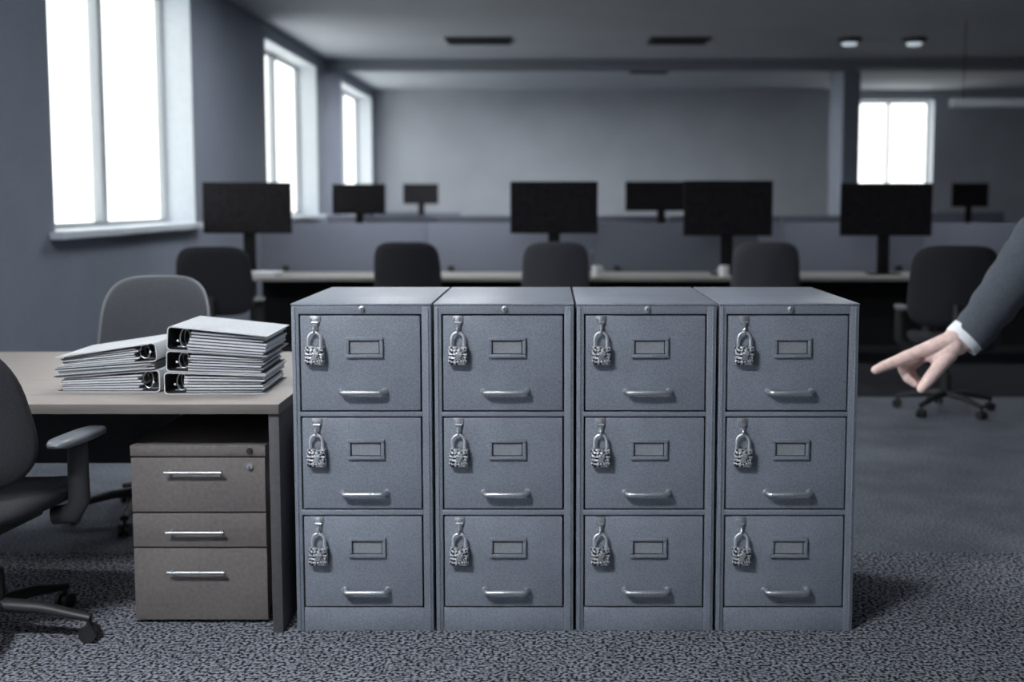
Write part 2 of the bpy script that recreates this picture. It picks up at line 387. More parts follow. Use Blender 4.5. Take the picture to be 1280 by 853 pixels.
CX = [-0.838 + i * 0.4615 for i in range(4)]
for i in range(4): place(cab, i == 0, CABL[i], (CX[i], CY, 0))

def make_padlock():
    root = thing('padlock', 'lock', 'padlock', group='padlocks on the filing cabinet drawers')
    b = BM(); Wd, Ht, Dp = 0.030, 0.060, 0.012
    box(b, (-Wd, -Dp, 0), (Wd, Dp, Ht), 0.005, seg=3)
    for k in range(5):                              # laminated plate edges
        z = 0.008 + k * 0.011
        box(b, (-Wd - 0.0008, -Dp - 0.0009, z), (Wd + 0.0008, Dp + 0.0009, z + 0.0075), 0.003)
    for sx in (-1, 1):
        for z in (0.012, 0.048): cyl(b, (sx * 0.020, -Dp - 0.0009, z), (sx * 0.020, -Dp - 0.0028, z), 0.0045, 0.003, 12)
    body = obj('lock_body', b, 'lockbody', root)
    b = BM(); cyl(b, (0, -Dp - 0.0005, 0.024), (0, -Dp - 0.0022, 0.024), 0.0085, seg=18); pl = obj('key_plate', b, 'steel', body)
    b = BM(); r = 0.020
    pts = [(-r, 0, Ht - 0.008), (-r, 0, Ht + 0.016)] + [(-r * math.cos(a), 0, Ht + 0.022 + 1.15 * r * math.sin(a)) for a in [PI * k / 14 for k in range(15)]] + [(r, 0, Ht + 0.016), (r, 0, Ht - 0.008)]
    tube(b, pts, 0.0046, 12); obj('shackle', b, 'shackle', root)
    return root
pk = make_padlock()
CABN = ['leftmost filing cabinet', 'second filing cabinet from the left', 'third filing cabinet from the left', 'rightmost filing cabinet']
first = True
for i in range(4):
    for j, rowname in enumerate(('top', 'middle', 'bottom')):
        o = place(pk, first, 'steel padlock hanging from the %s drawer of the %s' % (rowname, CABN[i]), (CX[i] + 0.078, CY - 0.019, ZD[j][1] - 0.162), random.uniform(-0.06, 0.06))
        o.rotation_euler = (0, 0, random.uniform(-0.06, 0.06)); first = False

# ------------------------------------------------------------------ near desk
DZ, DY0, DY1, DXR, DXL = 0.766, 3.57, 4.82, -0.877, -2.95
desk = thing('desk', 'pale wood-topped office desk carrying stacked binders, left of the filing cabinets', 'desk', (DXR, DY0, 0))
DL = DXL - DXR; DDp = DY1 - DY0
b = BM(); box(b, (DL + 0.001, 0.003, DZ - 0.032), (-0.001, DDp, DZ), 0.002); obj('tabletop', b, 'desktop', desk)
b = BM(); box(b, (DL, -0.001, DZ - 0.0325), (0, 0.0035, DZ - 0.001), 0.001); box(b, (-0.0015, 0.0035, DZ - 0.0325), (0.0005, DDp, DZ - 0.001)); obj('edge_band', b, 'deskedge', desk)
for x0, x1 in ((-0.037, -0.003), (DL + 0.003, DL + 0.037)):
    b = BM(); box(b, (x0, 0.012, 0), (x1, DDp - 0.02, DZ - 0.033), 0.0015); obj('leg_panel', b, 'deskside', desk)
b = BM(); box(b, (DL + 0.038, DDp - 0.34, 0.355), (-0.038, DDp - 0.32, DZ - 0.033)); obj('modesty_panel', b, 'deskdark', desk)

# pedestal drawer unit
PX0, PX1, PYF = -1.398, -0.948, 3.665
ped = thing('drawer_pedestal', 'brown wood three-drawer pedestal on castors under the desk', 'drawer unit', (PX0, PYF, 0))
PW = PX1 - PX0; PZ = 0.609
b = BM(); box(b, (0.003, 0.02, 0.045), (PW - 0.003, 0.60, PZ - 0.037), 0.001); obj('carcass', b, 'pedestal', ped)
b = BM(); box(b, (0, 0.0, PZ - 0.036), (PW, 0.61, PZ), 0.002); tp = obj('top_panel', b, 'pedestal', ped)
b = BM(); cyl(b, (PW - 0.052, 0.001, PZ - 0.018), (PW - 0.052, -0.007, PZ - 0.018), 0.0105, 0.0095); lk = obj('lock', b, 'black_plastic', tp)
for k, (z0, z1, hzz, hx0, hx1) in enumerate(((0.383, 0.569, 0.523, 0.120, 0.312), (0.263, 0.380, 0.320, 0.120, 0.312), (0.012, 0.260, 0.184, 0.120, 0.312))):
    b = BM(); box(b, (0.002, 0.0, z0 + 0.0015), (PW - 0.002, 0.018, z1 - 0.0015), 0.0015); d = obj('drawer', b, 'pedestal', ped)
    b = BM()
    cyl(b, (hx0, -0.026, hzz), (hx1, -0.026, hzz), 0.0052, seg=12)
    for xx in (hx0 + 0.012, hx1 - 0.012): cyl(b, (xx, 0.001, hzz), (xx, -0.026, hzz), 0.0045, seg=10)
    obj('handle', b, 'steel', d)
    if k == 0:
        b = BM(); cyl(b, (PW - 0.052, 0.001, 0.540), (PW - 0.052, -0.008, 0.540), 0.0125, 0.011); l2 = obj('lock', b, 'steel', d)
        b = BM(); box(b, (PW - 0.0535, -0.010, 0.530), (PW - 0.0505, -0.0075, 0.540)); obj('keyhole', b, 'keyhole', l2, 0)
for x in (0.06, PW - 0.06):
    for y in (0.08, 0.53):
        b = BM(); cyl(b, (x - 0.012, y, 0.021), (x + 0.012, y, 0.021), 0.021, seg=16); box(b, (x - 0.006, y - 0.012, 0.03), (x + 0.006, y + 0.012, 0.046)); obj('castor', b, 'black_plastic', ped)

# ------------------------------------------------------------------ lever arch binders
def make_binder(label, W, D, hs, hf, spine_right=False, seed=0, nsheet=6):
    """lies flat; local x from the spine to the fore edge, y to the back, z up; hs / hf heights at the spine and the fore edge"""
    rnd = random.Random(seed)
    root = thing('lever_arch_binder', label, 'binder', group='lever arch binders on the desk')
    sg = -1 if spine_right else 1
    def T(bm):
        if spine_right:
            for v in bm.verts: v.co.x = W - v.co.x
        return bm
    ct = 0.0036
    def zt(x): return hs + (hf - hs) * (x / W)
    # wrap-around cover: bottom board, rounded spine, top board (one folded sheet of board), lofted along y
    prof = [(W, 0)] + [(0.012, 0.0), (0.004, 0.003), (0, 0.010), (0, hs - 0.010), (0.004, hs - 0.003), (0.012, zt(0.012))] + [(W * k / 8, zt(W * k / 8)) for k in range(1, 9)]
    inner = [(W, ct)] + [(0.013, ct), (0.0075, 0.0065), (ct, 0.011), (ct, hs - 0.011), (0.0075, hs - 0.0065), (0.013, zt(0.013) - ct)] + [(W * k / 8, zt(W * k / 8) - ct) for k in range(1, 9)]
    b = BM(); n = len(prof); gr = []
    for y in (0.0, D): gr.append(([b.verts.new((x, y, z)) for x, z in prof], [b.verts.new((x, y, z)) for x, z in inner]))
    (o0, i0), (o1, i1) = gr
    for k in range(n - 1):
        b.faces.new((o0[k], o0[k + 1], o1[k + 1], o1[k])).material_index = 0
        b.faces.new((i0[k + 1], i0[k], i1[k], i1[k + 1])).material_index = 1
        b.faces.new((o0[k + 1], o0[k], i0[k], i0[k + 1])).material_index = 0
        b.faces.new((o1[k], o1[k + 1], i1[k + 1], i1[k])).material_index = 0
    for k in (0, n - 1): b.faces.new((o0[k], o1[k], i1[k], i0[k]))
    obj('cover', T(b), ['cover', 'coverin'], root, 30)
    # sheets: packets with slightly different lengths, separated by dark index sheets
    b = BM(); xs = 0.070; z = ct + 0.001; top = lambda x: zt(x) - ct - 0.001
    for k in range(nsheet):
        f0, f1 = k / nsheet, (k + 0.62) / nsheet
        x0 = xs + rnd.uniform(-0.008, 0.010); x1 = W - 0.006 - rnd.uniform(0, 0.016); y0 = 0.006 + rnd.uniform(0, 0.010); y1 = D - 0.006 - rnd.uniform(0, 0.01)
        def P(x, f): return ct + 0.0012 + (zt(x) - 2 * ct - 0.0024) * f * (0.94 + 0.06 * (x - x0) / (x1 - x0))
        q = [[b.verts.new((x, y, P(x, f))) for f in (f0, f1)] for x, y in ((x0, y0), ((x0 + x1) / 2, y0), (x1, y0 + rnd.uniform(0, 0.004)), (x1, y1), ((x0 + x1) / 2, y1), (x0, y1))]
        m = len(q)
        for i in range(m): b.faces.new((q[i][0], q[(i + 1) % m][0], q[(i + 1) % m][1], q[i][1]))
        b.faces.new([v[0] for v in reversed(q)]); b.faces.new([v[1] for v in q])
    pg = obj('pages', T(b), 'paper', root, 0)
    b = BM()
    for k in range(1, nsheet):
        f = (k - 0.36) / nsheet; x0 = xs + rnd.uniform(-0.004, 0.006); x1 = W - 0.010 - rnd.uniform(0, 0.008)
        def P(x, g): return ct + 0.0012 + (zt(x) - 2 * ct - 0.0024) * g * (0.94 + 0.06 * (x - x0) / (x1 - x0))
        q = [[b.verts.new((x, y, P(x, g))) for g in (f, f + 0.15 / nsheet)] for x, y in ((x0, 0.012), (x1, 0.012), (x1, D - 0.012), (x0, D - 0.012))]
        for i in range(4): b.faces.new((q[i][0], q[(i + 1) % 4][0], q[(i + 1) % 4][1], q[i][1]))
        b.faces.new([v[0] for v in reversed(q)]); b.faces.new([v[1] for v in q])
    obj('index_sheets', T(b), 'divsheet', root, 0)
    # ring mechanism: base plate on the bottom board, two arches, lever
    b = BM(); box(b, (0.018, 0.06, ct), (0.052, D - 0.06, ct + 0.003), 0.001)
    for y in (0.035, 0.085, D - 0.11):
        hh_ = hs - 2 * ct - 0.012
        tube(b, [(0.050 + 0.019 * math.sin(a), y, ct + 0.006 + hh_ * (1 - math.cos(a)) / 2) for a in [PI * (k / 10) for k in range(11)]], 0.0024, 8)
        tube(b, [(0.050 - 0.016 * math.sin(a), y, ct + 0.006 + hh_ * (1 - math.cos(a)) / 2) for a in [PI * (k / 10) for k in range(11)]], 0.0024, 8)
    tube(b, [(0.03, 0.10, ct + 0.006), (0.03, 0.06, ct + 0.02), (0.03, 0.022, ct + 0.028)], [0.003, 0.003, 0.004], 8)
    obj('ring_mechanism', T(b), 'steel', root)
    return root
def set_tilt(o, loc, ry, rz):
    o.rotation_mode = 'XYZ'; o.location = loc; o.rotation_euler = (0, ry, rz)
# right stack: spines on the left
RX, RY = -1.306, 3.745
z = DZ + 0.0005; tilt = 0.0; W_ = 0.342
names = ['lowest binder of the right stack, spine to the left, lying on the desktop', 'middle binder of the right stack, between two others', 'topmost binder of the right stack, pale board cover beside the filing cabinet']
for k, (hs, hf, dx, dy, rz) in enumerate(((0.076, 0.064, 0.0, 0.0, 0.00), (0.073, 0.060, 0.006, 0.006, 0.012), (0.082, 0.071, 0.010, 0.004, -0.008))):
    o = make_binder(names[k], W_ - (0.0, 0.01, 0.004)[k], 0.345, hs, hf, False, 11 + k)
    set_tilt(o, (RX + dx, RY + dy, z), tilt, 0.03 + rz)
    z += hs + 0.0012; tilt += math.atan2(hs - hf, W_)
# left stack: spines on the right
LX, LY = -1.690, 3.79
z0 = DZ + 0.0005
def zfore(z, hf): return z + hf
o = make_binder('lower binder of the left stack, spine to the right, flat on the desktop', 0.355, 0.32, 0.078, 0.052, True, 21)
set_tilt(o, (LX, LY, z0), 0.0, 0.0)
# loose folder between the two binders
f = thing('paper_folder', 'thin folder of loose papers squeezed between the two left binders', 'folder', (LX - 0.002, LY + 0.002, z0))
t0 = math.atan2(0.078 - 0.052, 0.355)
f.rotation_euler = (0, -t0, 0.0); f.location = (LX + 0.0, LY + 0.0, z0 + 0.052 + 0.0012)
b = BM(); rnd = random.Random(5)
for k in range(4): box(b, (-0.004 + rnd.uniform(-0.008, 0.01), rnd.uniform(0.0, 0.014), 0.003 + k * 0.0052), (0.325 + rnd.uniform(-0.02, 0.02), 0.30 + rnd.uniform(-0.01, 0.01), 0.003 + k * 0.0052 + 0.0036), 0.0005)
obj('sheets', b, 'paper', f, 0)
b = BM(); box(b, (-0.006, -0.003, 0), (0.338, 0.305, 0.0022)); box(b, (-0.002, 0.003, 0.0238), (0.345, 0.31, 0.026)); box(b, (0.338, 0.003, 0.0), (0.3455, 0.305, 0.026), 0.001); obj('folder_cover', b, ['coverin'], f, 0)
o = make_binder('upper binder of the left stack, tilted pale cover rising to the right', 0.345, 0.32, 0.066, 0.040, True, 22)
nx = Vector((math.cos(t0), 0, math.sin(t0))); nz = Vector((-math.sin(t0), 0, math.cos(t0)))
p = f.location + nz * 0.0272 + nx * 0.004
set_tilt(o, (p.x, p.y + 0.004, p.z), -t0, 0.012)

# ------------------------------------------------------------------ office chairs
def super_outline(hw, hh, n=48, e=4.0, ztop=0.0, taper=0.0):
    out = []
    for k in range(n):
        a = 2 * PI * k / n; c, s = math.cos(a), math.sin(a)
        x = hw * math.copysign(abs(c) ** (2 / e), c); z = hh * math.copysign(abs(s) ** (2 / e), s)
        x *= 1 + taper * z / hh
        out.append((x, z))
    return out
def pillow(bm, outline, prof, fn):
    """prof: (scale, offset) rings from front to back"""
    rings(bm, [[fn(x * s, z * s, d) for x, z in outline] for s, d in prof])
def make_chair(label, fab, framem=None, base=0.30, arms=True, hw=0.262, zb0=0.57, zb1=1.09, sq=4.5, tap=-0.04, padm='pad'):
    """sitter looks towards +y"""
    root = thing('office_chair', label, 'office chair')
    b = BM()
    pillow(b, super_outline(0.245, 0.235, 40, 3.6), [(0.80, 0.0), (0.96, 0.008), (1.0, 0.028), (0.98, 0.05), (0.88, 0.066), (0.5, 0.074), (0.1, 0.075)],
           lambda x, y, d: Vector((x, y + 0.01, 0.425 + d - 0.10 * max(0, (y - 0.16)) + 0.03 * (x / 0.25) ** 2)))
    obj('seat', b, fab, root, 60)
    zc, hh = (zb0 + zb1) / 2, (zb1 - zb0) / 2
    def bf(x, zz, d): return Vector((x, -0.245 - 0.055 * (zz / hh) * 0.9 + 0.075 * (x / 0.26) ** 2 + d, zc + zz))
    ol = super_outline(hw, hh, 56, sq, taper=tap)
    b = BM(); pillow(b, ol, [(0.12, 0.030), (0.7, 0.028), (0.90, 0.022), (0.975, 0.010), (0.99, -0.002), (0.96, -0.014), (0.75, -0.018), (0.12, -0.020)], bf)
    obj('backrest', b, fab, root, 70)
    if framem:
        b = BM(); tube(b, [bf(x, zz, -0.004) for x, zz in ol], 0.0085, 10, closed=True); obj('back_frame', b, framem, root, 60)  # tube carries the painted rim light
    b = BM()
    tube(b, [(0, -0.08, 0.40), (0, -0.26, 0.41), (0, -0.31, 0.47), (0, -0.305, 0.62), (0, -0.300, 0.72)], [0.028, 0.028, 0.028, 0.026, 0.02], 12, flat=1.4)
    box(b, (-0.11, -0.13, 0.385), (0.11, 0.12, 0.43), 0.012)
    obj('back_bracket', b, 'black_plastic', root, 50)
    b = BM(); cyl(b, (0, 0, 0.10), (0, 0, 0.24), 0.033, 0.031); cyl(b, (0, 0, 0.24), (0, 0, 0.39), 0.016); obj('gas_lift', b, 'black_plastic', root)
    for k in range(5):
        a = 2 * PI * k / 5 + base; ca, sa = math.cos(a), math.sin(a)
        b = BM(); tube(b, [(0.02 * ca, 0.02 * sa, 0.120), (0.15 * ca, 0.15 * sa, 0.112), (0.31 * ca, 0.31 * sa, 0.078)], [0.030, 0.026, 0.018], 10, flat=0.75)
        lg = obj('base_leg', b, 'black_plastic', root, 50)
        b = BM(); p = Vector((0.305 * ca, 0.305 * sa, 0.028)); u = Vector((-sa, ca, 0))
        for s in (-1, 1): cyl(b, p + u * (s * 0.007), p + u * (s * 0.024), 0.0275, seg=18)
        cyl(b, p + Vector((0, 0, 0.02)), p + Vector((0, 0, 0.056)), 0.008, seg=10)
        obj('castor', b, 'black_plastic', lg, 40)
    if arms:
        for s in (-1, 1):
            b = BM()
            tube(b, [(s * 0.20, 0.02, 0.415), (s * 0.272, 0.02, 0.425), (s * 0.292, 0.02, 0.47), (s * 0.292, 0.02, 0.655)], [0.018, 0.020, 0.022, 0.020], 12, flat=1.7)
            ar = obj('armrest', b, 'black_plastic', root, 50)
            b = BM(); pillow(b, super_outline(0.042, 0.145, 32, 3.2), [(0.75, 0.0), (0.97, 0.006), (1, 0.016), (0.94, 0.026), (0.6, 0.031), (0.1, 0.032)], lambda x, y, d, s=s: Vector((s * 0.285 + x, y + 0.035, 0.655 + d)))
            obj('arm_pad', b, padm, ar, 60)
    return root
ch = make_chair('black office chair at the left edge, pulled up to the front of the desk', 'fab_black', padm='rim', base=math.radians(78), zb0=0.535, zb1=1.03, sq=3.0, tap=-0.10)  # arm pads take the paler grey that stands in for light on them
ch.location = (-1.795, 3.52, 0); ch.rotation_euler = (0, 0, math.radians(-7))
ch = make_chair('slate grey office chair behind the desk, rim light painted pale above the left binders', 'fab_mesh', 'rim', arms=False, hw=0.248, zb0=0.54, zb1=1.062, sq=3.8, tap=-0.06)
ch.location = (-1.815, 4.95, 0); ch.rotation_euler = (0, 0, PI + 0.05)
GB = 'office chairs at the background workstations'
blk = make_chair('c', 'fab_plum', hw=0.275)
X = lambda px, Y: (px - PX) / F_PX * Y
place(blk, True, 'dark office chair in the left background, half hidden by the slate chair', (X(262, 8.15), 8.35, 0), 0.12, GB)
place(blk, False, 'black rounded office chair in the background above the two left cabinets', (X(509, 9.0), 9.2, 0), -0.03, GB)
place(blk, False, 'dark office chair in the right background beside the suited sleeve', (X(1205, 7.2), 7.45, 0), -0.18, GB, 1.04)
gry = make_chair('g', 'fab_grey', hw=0.275)
place(gry, True, 'grey office chair in the background above the middle cabinets', (X(694, 9.0), 9.2, 0), 0.02, GB)
place(gry, False, 'grey office chair in the background above the rightmost cabinet', (X(961, 9.0), 9.2, 0), -0.10, GB)

# ------------------------------------------------------------------ background workstations
DWd = 1.563
def make_bench(dark=False):
    root = thing('workstation_desk', 'd', 'desk', group='background workstation desks')
    hw_ = DWd / 2 - 0.004
    b = BM(); box(b, (-hw_, 0, 0.712), (hw_, 0.80, 0.745), 0.003); obj('tabletop', b, 'bgtop', root)
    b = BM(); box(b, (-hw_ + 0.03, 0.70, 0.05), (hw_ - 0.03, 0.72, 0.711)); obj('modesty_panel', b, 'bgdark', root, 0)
    for s in (-1, 1):
        b = BM(); x = s * (hw_ - 0.025)
        box(b, (x - 0.02, 0.05, 0.0), (x + 0.02, 0.76, 0.03), 0.003); box(b, (x - 0.02, 0.34, 0.03), (x + 0.02, 0.42, 0.711), 0.003); box(b, (x - 0.02, 0.05, 0.68), (x + 0.02, 0.76, 0.711), 0.003)
        obj('leg_frame', b, 'black_plastic', root)
    b = BM(); box(b, (-hw_, 0.815, 0.42), (hw_, 0.845, 1.20), 0.006); sc = obj('privacy_screen', b, 'divider_dark' if dark else 'divider', root)
    b = BM()
    for s in (-0.55, 0.55): box(b, (s - 0.03, 0.801, 0.66), (s + 0.03, 0.815, 0.80))
    obj('bracket', b, 'black_plastic', sc, 0)
    return root
bench = make_bench(); bench_d = make_bench(True)
R1 = 9.75; first = True; firstd = True
LB = ['at the left end of the front background row, nearest the windows', 'in the front background row behind the black rounded chair',
      'with a darker divider, middle of the front background row', 'in the front background row behind the right grey chair', 'right end of the front background row, behind the pointing arm']
for i in range(5):
    if i in (2,):
        o = place(bench_d, True, 'pale-topped desk ' + LB[i], (-2.73 + DWd * (i + 0.5), R1, 0))
    else:
        o = place(bench, first, 'pale-topped desk ' + LB[i], (-2.73 + DWd * (i + 0.5), R1, 0)); first = False
for r, (Y, xs, nm) in enumerate(((14.6, (-2.3, -0.735, 0.83, 2.395, 3.958), 'second background row'), (18.9, (-2.35, 7.2), 'far wall row'))):
    for i, x in enumerate(xs):
        pos = ('leftmost', 'second from left', 'middle', 'second from right', 'rightmost') if len(xs) == 5 else ('left', 'right')
        place(bench, False, 'workstation desk with grey fabric divider, %s in the %s' % (pos[i], nm), (x, Y, 0))

def make_monitor(Wm, Hm, zc, neck=0.0):
    """centre height zc above the desktop"""
    root = thing('monitor', 'm', 'monitor', group='dark monitors on the workstations')
    b = BM(); box(b, (-Wm / 2, -0.015, zc - Hm / 2), (Wm / 2, 0.012, zc + Hm / 2), 0.006)
    box(b, (-Wm * 0.3, 0.012, zc - Hm * 0.3), (Wm * 0.3, 0.04, zc + Hm * 0.3), 0.01); obj('housing', b, 'bezel', root)
    b = BM(); box(b, (-Wm / 2 + 0.012, -0.0165, zc - Hm / 2 + 0.02), (Wm / 2 - 0.012, -0.0145, zc + Hm / 2 - 0.012)); obj('screen', b, 'screen', root, 0)
    b = BM(); box(b, (-0.055, 0.042, 0.012), (0.055, 0.07, zc + 0.05), 0.008); obj('stand_neck', b, 'bezel', root)
    b = BM(); box(b, (-0.14, -0.07, 0), (0.14, 0.14, 0.013), 0.005); obj('stand_foot', b, 'bezel', root)
    return root
MON = [((253, 365, 228, 292), 10.12, 'large dark monitor against the left windows, above the left background chair'),
       ((638, 747, 227, 292), 10.12, 'large dark monitor above the middle grey office chair'),
       ((855, 965, 226, 295), 10.12, 'large dark monitor above the right grey chair, overlapping a farther screen'),
       ((1051, 1164, 229, 295), 10.12, 'large dark monitor in front of the far right window'),
       ((415, 482, 230, 268), 14.95, 'small distant monitor below the narrow third window'),
       ((782, 872, 227, 264), 14.95, 'distant monitor peeking out left behind a larger one'),
       ((504, 548, 230, 255), 19.25, 'smallest monitor, far off against the pale left end of the far wall'),
       ((1190, 1235, 229, 259), 19.25, 'small faint monitor at the far right above the suited arm')]
for (x0, x1, y0, y1), Y, lab in MON:
    a = at(x0, y0, Y); c = at(x1, y1, Y)
    o = make_monitor(c.x - a.x, a.z - c.z, (a.z + c.z) / 2 - 0.745); o['label'] = lab
    o.location = ((a.x + c.x) / 2, Y, 0.745)
def mug(label, loc, rz):
    root = thing('mug', label, 'mug', loc, rz)
    b = BM(); lathe(b, [(0.034, 0), (0.041, 0.004), (0.042, 0.095), (0.038, 0.095), (0.037, 0.008), (0.01, 0.007)], 24); obj('cup', b, 'white', root)
    b = BM(); tube(b, [(0.040 + 0.026 * math.sin(a), 0, 0.05 - 0.03 * math.cos(a)) for a in [PI * k / 10 for k in range(11)]], 0.005, 8); obj('handle', b, 'white', root)
p = at(746, 348, 9.9); mug('white mug on the background desk right of the middle grey chair', (p.x, 9.9, 0.745), 0.4)
p = at(905, 348, 9.9); mug('white mug on the background desk left of the right grey chair', (p.x, 9.9, 0.745), 2.4)
pp = BM(); rnd = random.Random(3)  # white sheets added in place of window light on the desk corner
for k in range(6): box(pp, (-0.13 + rnd.uniform(-0.01, 0.01), -0.10 + rnd.uniform(-0.01, 0.01), k * 0.006), (0.13 + rnd.uniform(-0.01, 0.01), 0.19, k * 0.006 + 0.0052))
o = tag(obj('lit_corner_sheets', pp, 'paper', None, 0), 'added white sheets for window light on the corner of the leftmost background desk', 'paper'); o.location = (-2.55, 9.92, 0.745)

# ------------------------------------------------------------------ ceiling fittings
def panel(x, y, label, hx=0.6, hy=0.3, m='fill_on'):  # panels out of view, put in to brighten the room
    root = thing('fill_panel', label, 'ceiling light', (x, y, ZC), group='added fill panels on the ceiling')
    b = BM()
    for A, B in (((-hx, -hy), (hx, -hy + 0.03)), ((-hx, hy - 0.03), (hx, hy)), ((-hx, -hy + 0.03), (-hx + 0.03, hy - 0.03)), ((hx - 0.03, -hy + 0.03), (hx, hy - 0.03))): box(b, (A[0], A[1], -0.05), (B[0], B[1], 0.0), 0.004)
    obj('light_frame', b, 'fixture', root)
    b = BM(); box(b, (-hx + 0.03, -hy + 0.03, -0.035), (hx - 0.03, hy - 0.03, -0.02)); obj('diffuser', b, m, root, 0)
    return root
panel(-1.8, 0.8, 'added fill panel on the unseen ceiling to the left, before the cabinets', 0.6, 0.3)
panel(-0.6, 5.0, 'added fill panel on the unseen ceiling, behind the cabinets', 0.6, 0.3, 'fill_dim')
panel(-1.2, 10.2, 'added fill panel on the unseen ceiling, above the left front background desks', 0.6, 0.3, 'fill_half')
panel(3.4, 10.2, 'added fill panel on the unseen ceiling, above the right front background desks', 0.6, 0.3, 'fill_low')
panel(-0.9, 17.35, 'added fill panel hidden behind the beam, left of the column', 0.6, 0.22, 'fill_mid')  # concealed by the beam, added to lighten the far wall
panel(2.2, 17.35, 'added fill panel hidden behind the beam, beside the column', 0.6, 0.22, 'fill_dim')
def vent(px, py, wpx, label):
    a = ray(px, py); t = (ZC - H) / a.z; p = a * t
    root = thing('ceiling_vent', label, 'ceiling vent', (p.x, p.y, ZC), group='dark slots in the ceiling')
    hw_ = wpx / F_PX * p.y / 2
    b = BM(); box(b, (-hw_, -0.30, -0.02), (hw_, 0.30, 0.0), 0.004); obj('vent_plate', b, 'vent', root)
    b = BM()
    for k in range(6): box(b, (-hw_ + 0.03, -0.24 + k * 0.09, -0.032), (hw_ - 0.03, -0.22 + k * 0.09, -0.018))
    obj('louvre', b, 'black_plastic', root, 0)
vent(598, 50, 80, 'dark ceiling vent left of centre, before the beam')
vent(848, 50, 74, 'dark ceiling vent right of centre, before the beam')
vent(812, 88, 48, 'dark ceiling vent beyond the beam')
def spot(px, py, label):
    a = ray(px, py); t = (ZC - H) / a.z; p = a * t
    root = thing('downlight', label, 'ceiling light', (p.x, p.y, ZC), group='ceiling downlights')
    b = BM(); lathe(b, [(0.15, 0), (0.15, -0.03), (0.11, -0.05), (0.10, -0.05), (0.10, -0.01)], 24); obj('trim_ring', b, 'vent', root)
    b = BM(); lathe(b, [(0.098, -0.06), (0.09, -0.085), (0.04, -0.095), (0.01, -0.095)], 24); obj('diffuser', b, 'spot_on', root)
spot(1062, 48, 'faint round downlight at the upper right, the left one of two')
spot(1143, 48, 'faint round downlight at the upper right, the right one of two')
a = at(1188, 129, 13.0); root = thing('linear_lamp', 'pale linear lamp hanging from the ceiling at the far right', 'lamp', (a.x + 0.75, 13.0, a.z))
b = BM(); box(b, (-0.75, -0.06, -0.05), (0.75, 0.06, 0.05), 0.012); obj('lamp_housing', b, 'reveal', root)
for s in (-0.6, 0.6):
    b = BM(); cyl(b, (s, 0, 0.05), (s, 0, ZC - a.z), 0.006, seg=8); obj('suspension_rod', b, 'black_plastic', root)

# ------------------------------------------------------------------ the pointing person
HY = 2.6
def hp(px, py, dy=0.0): return at(px, py, HY + dy)
per = thing('person', 'person in a dark suit reaching in from the right edge, hand pointing at the cabinets', 'person', (1.48, 2.25, 0))
def loc(p): return Vector(p) - Vector((1.48, 2.25, 0))
k = HY / F_PX
hand = BM()
def fing(pts, rr): chain(hand, [loc(p) for p in pts], rr, 14)
# index, straight
fing([hp(1141, 443.5, 0.0), hp(1119, 452.5, -0.004), hp(1104, 458.3, -0.006), hp(1094.5, 462.6, -0.007)], [0.0158, 0.0140, 0.0124, 0.0104])
# middle, ring, little: curled into the palm
fing([hp(1143, 447, 0.020), hp(1128.5, 461, 0.018), hp(1134, 473, 0.010), hp(1143.5, 480, 0.006)], [0.0140, 0.0124, 0.0108, 0.0092])
fing([hp(1147, 448, 0.040), hp(1131, 462, 0.038), hp(1137, 475.5, 0.031), hp(1147, 481, 0.027)], [0.0134, 0.0118, 0.0102, 0.0088])
fing([hp(1152, 449, 0.058), hp(1138, 461, 0.057), hp(1143, 472, 0.050), hp(1151, 477, 0.047)], [0.0118, 0.0102, 0.0090, 0.0078])
# thumb, leaving the side of the palm near its base
fing([hp(1186, 443, 0.0), hp(1172, 461, -0.018), hp(1161, 474.5, -0.024), hp(1152, 485.5, -0.024)], [0.0205, 0.0162, 0.0146, 0.0120])
# metacarpals and palm
wr = [hp(1193, 423, 0.004), hp(1196, 426, 0.016), hp(1198, 428, 0.028), hp(1199, 429, 0.036)]
for a, c, r0, r1 in ((wr[0], hp(1142, 443, 0.001), 0.0210, 0.0155), (wr[1], hp(1144, 444, 0.020), 0.0210, 0.0155), (wr[2], hp(1148, 446, 0.039), 0.0175, 0.0125), (wr[3], hp(1153, 448, 0.056), 0.016, 0.0112)):
    capsule(hand, loc(a), loc(c), r0, r1)
capsule(hand, loc(hp(1188, 434, 0.010)), loc(hp(1158, 447, 0.020)), 0.021, 0.012)
capsule(hand, loc(hp(1192, 433, 0.0)), loc(hp(1170, 449, 0.0)), 0.022, 0.0165)
capsule(hand, loc(hp(1190, 436, 0.002)), loc(hp(1176, 452, -0.008)), 0.017, 0.0135)
# web between thumb and index
capsule(hand, loc(hp(1182, 442, 0.0)), loc(hp(1160, 447, 0.002)), 0.0165, 0.0115)
# wrist and forearm into the sleeve
elbow = at(1303, 300, 2.60); shoulder = Vector((1.40, 2.45, 1.47))
capsule(hand, loc(hp(1194, 425, 0.016)), loc(hp(1222, 408, 0.020)), 0.030, 0.029)
capsule(hand, loc(hp(1197, 431, 0.014)), loc(hp(1222, 408, 0.020)), 0.026, 0.029)
hand = fuse(hand, 0.0016, 6, 0.5)
body = BM()
capsule(body, loc(hp(1220, 410, 0.02)), loc(elbow), 0.030, 0.043); capsule(body, loc(elbow), loc(shoulder), 0.045, 0.055)
L2 = Vector((1.46, 2.03, 1.47)); le = Vector((1.50, 1.97, 1.18)); lw = Vector((1.44, 1.97, 0.93))
capsule(body, loc(L2), loc(le), 0.055, 0.044); capsule(body, loc(le), loc(lw), 0.042, 0.028)
capsule(body, loc(lw), loc((1.43, 1.975, 0.85)), 0.030, 0.032)
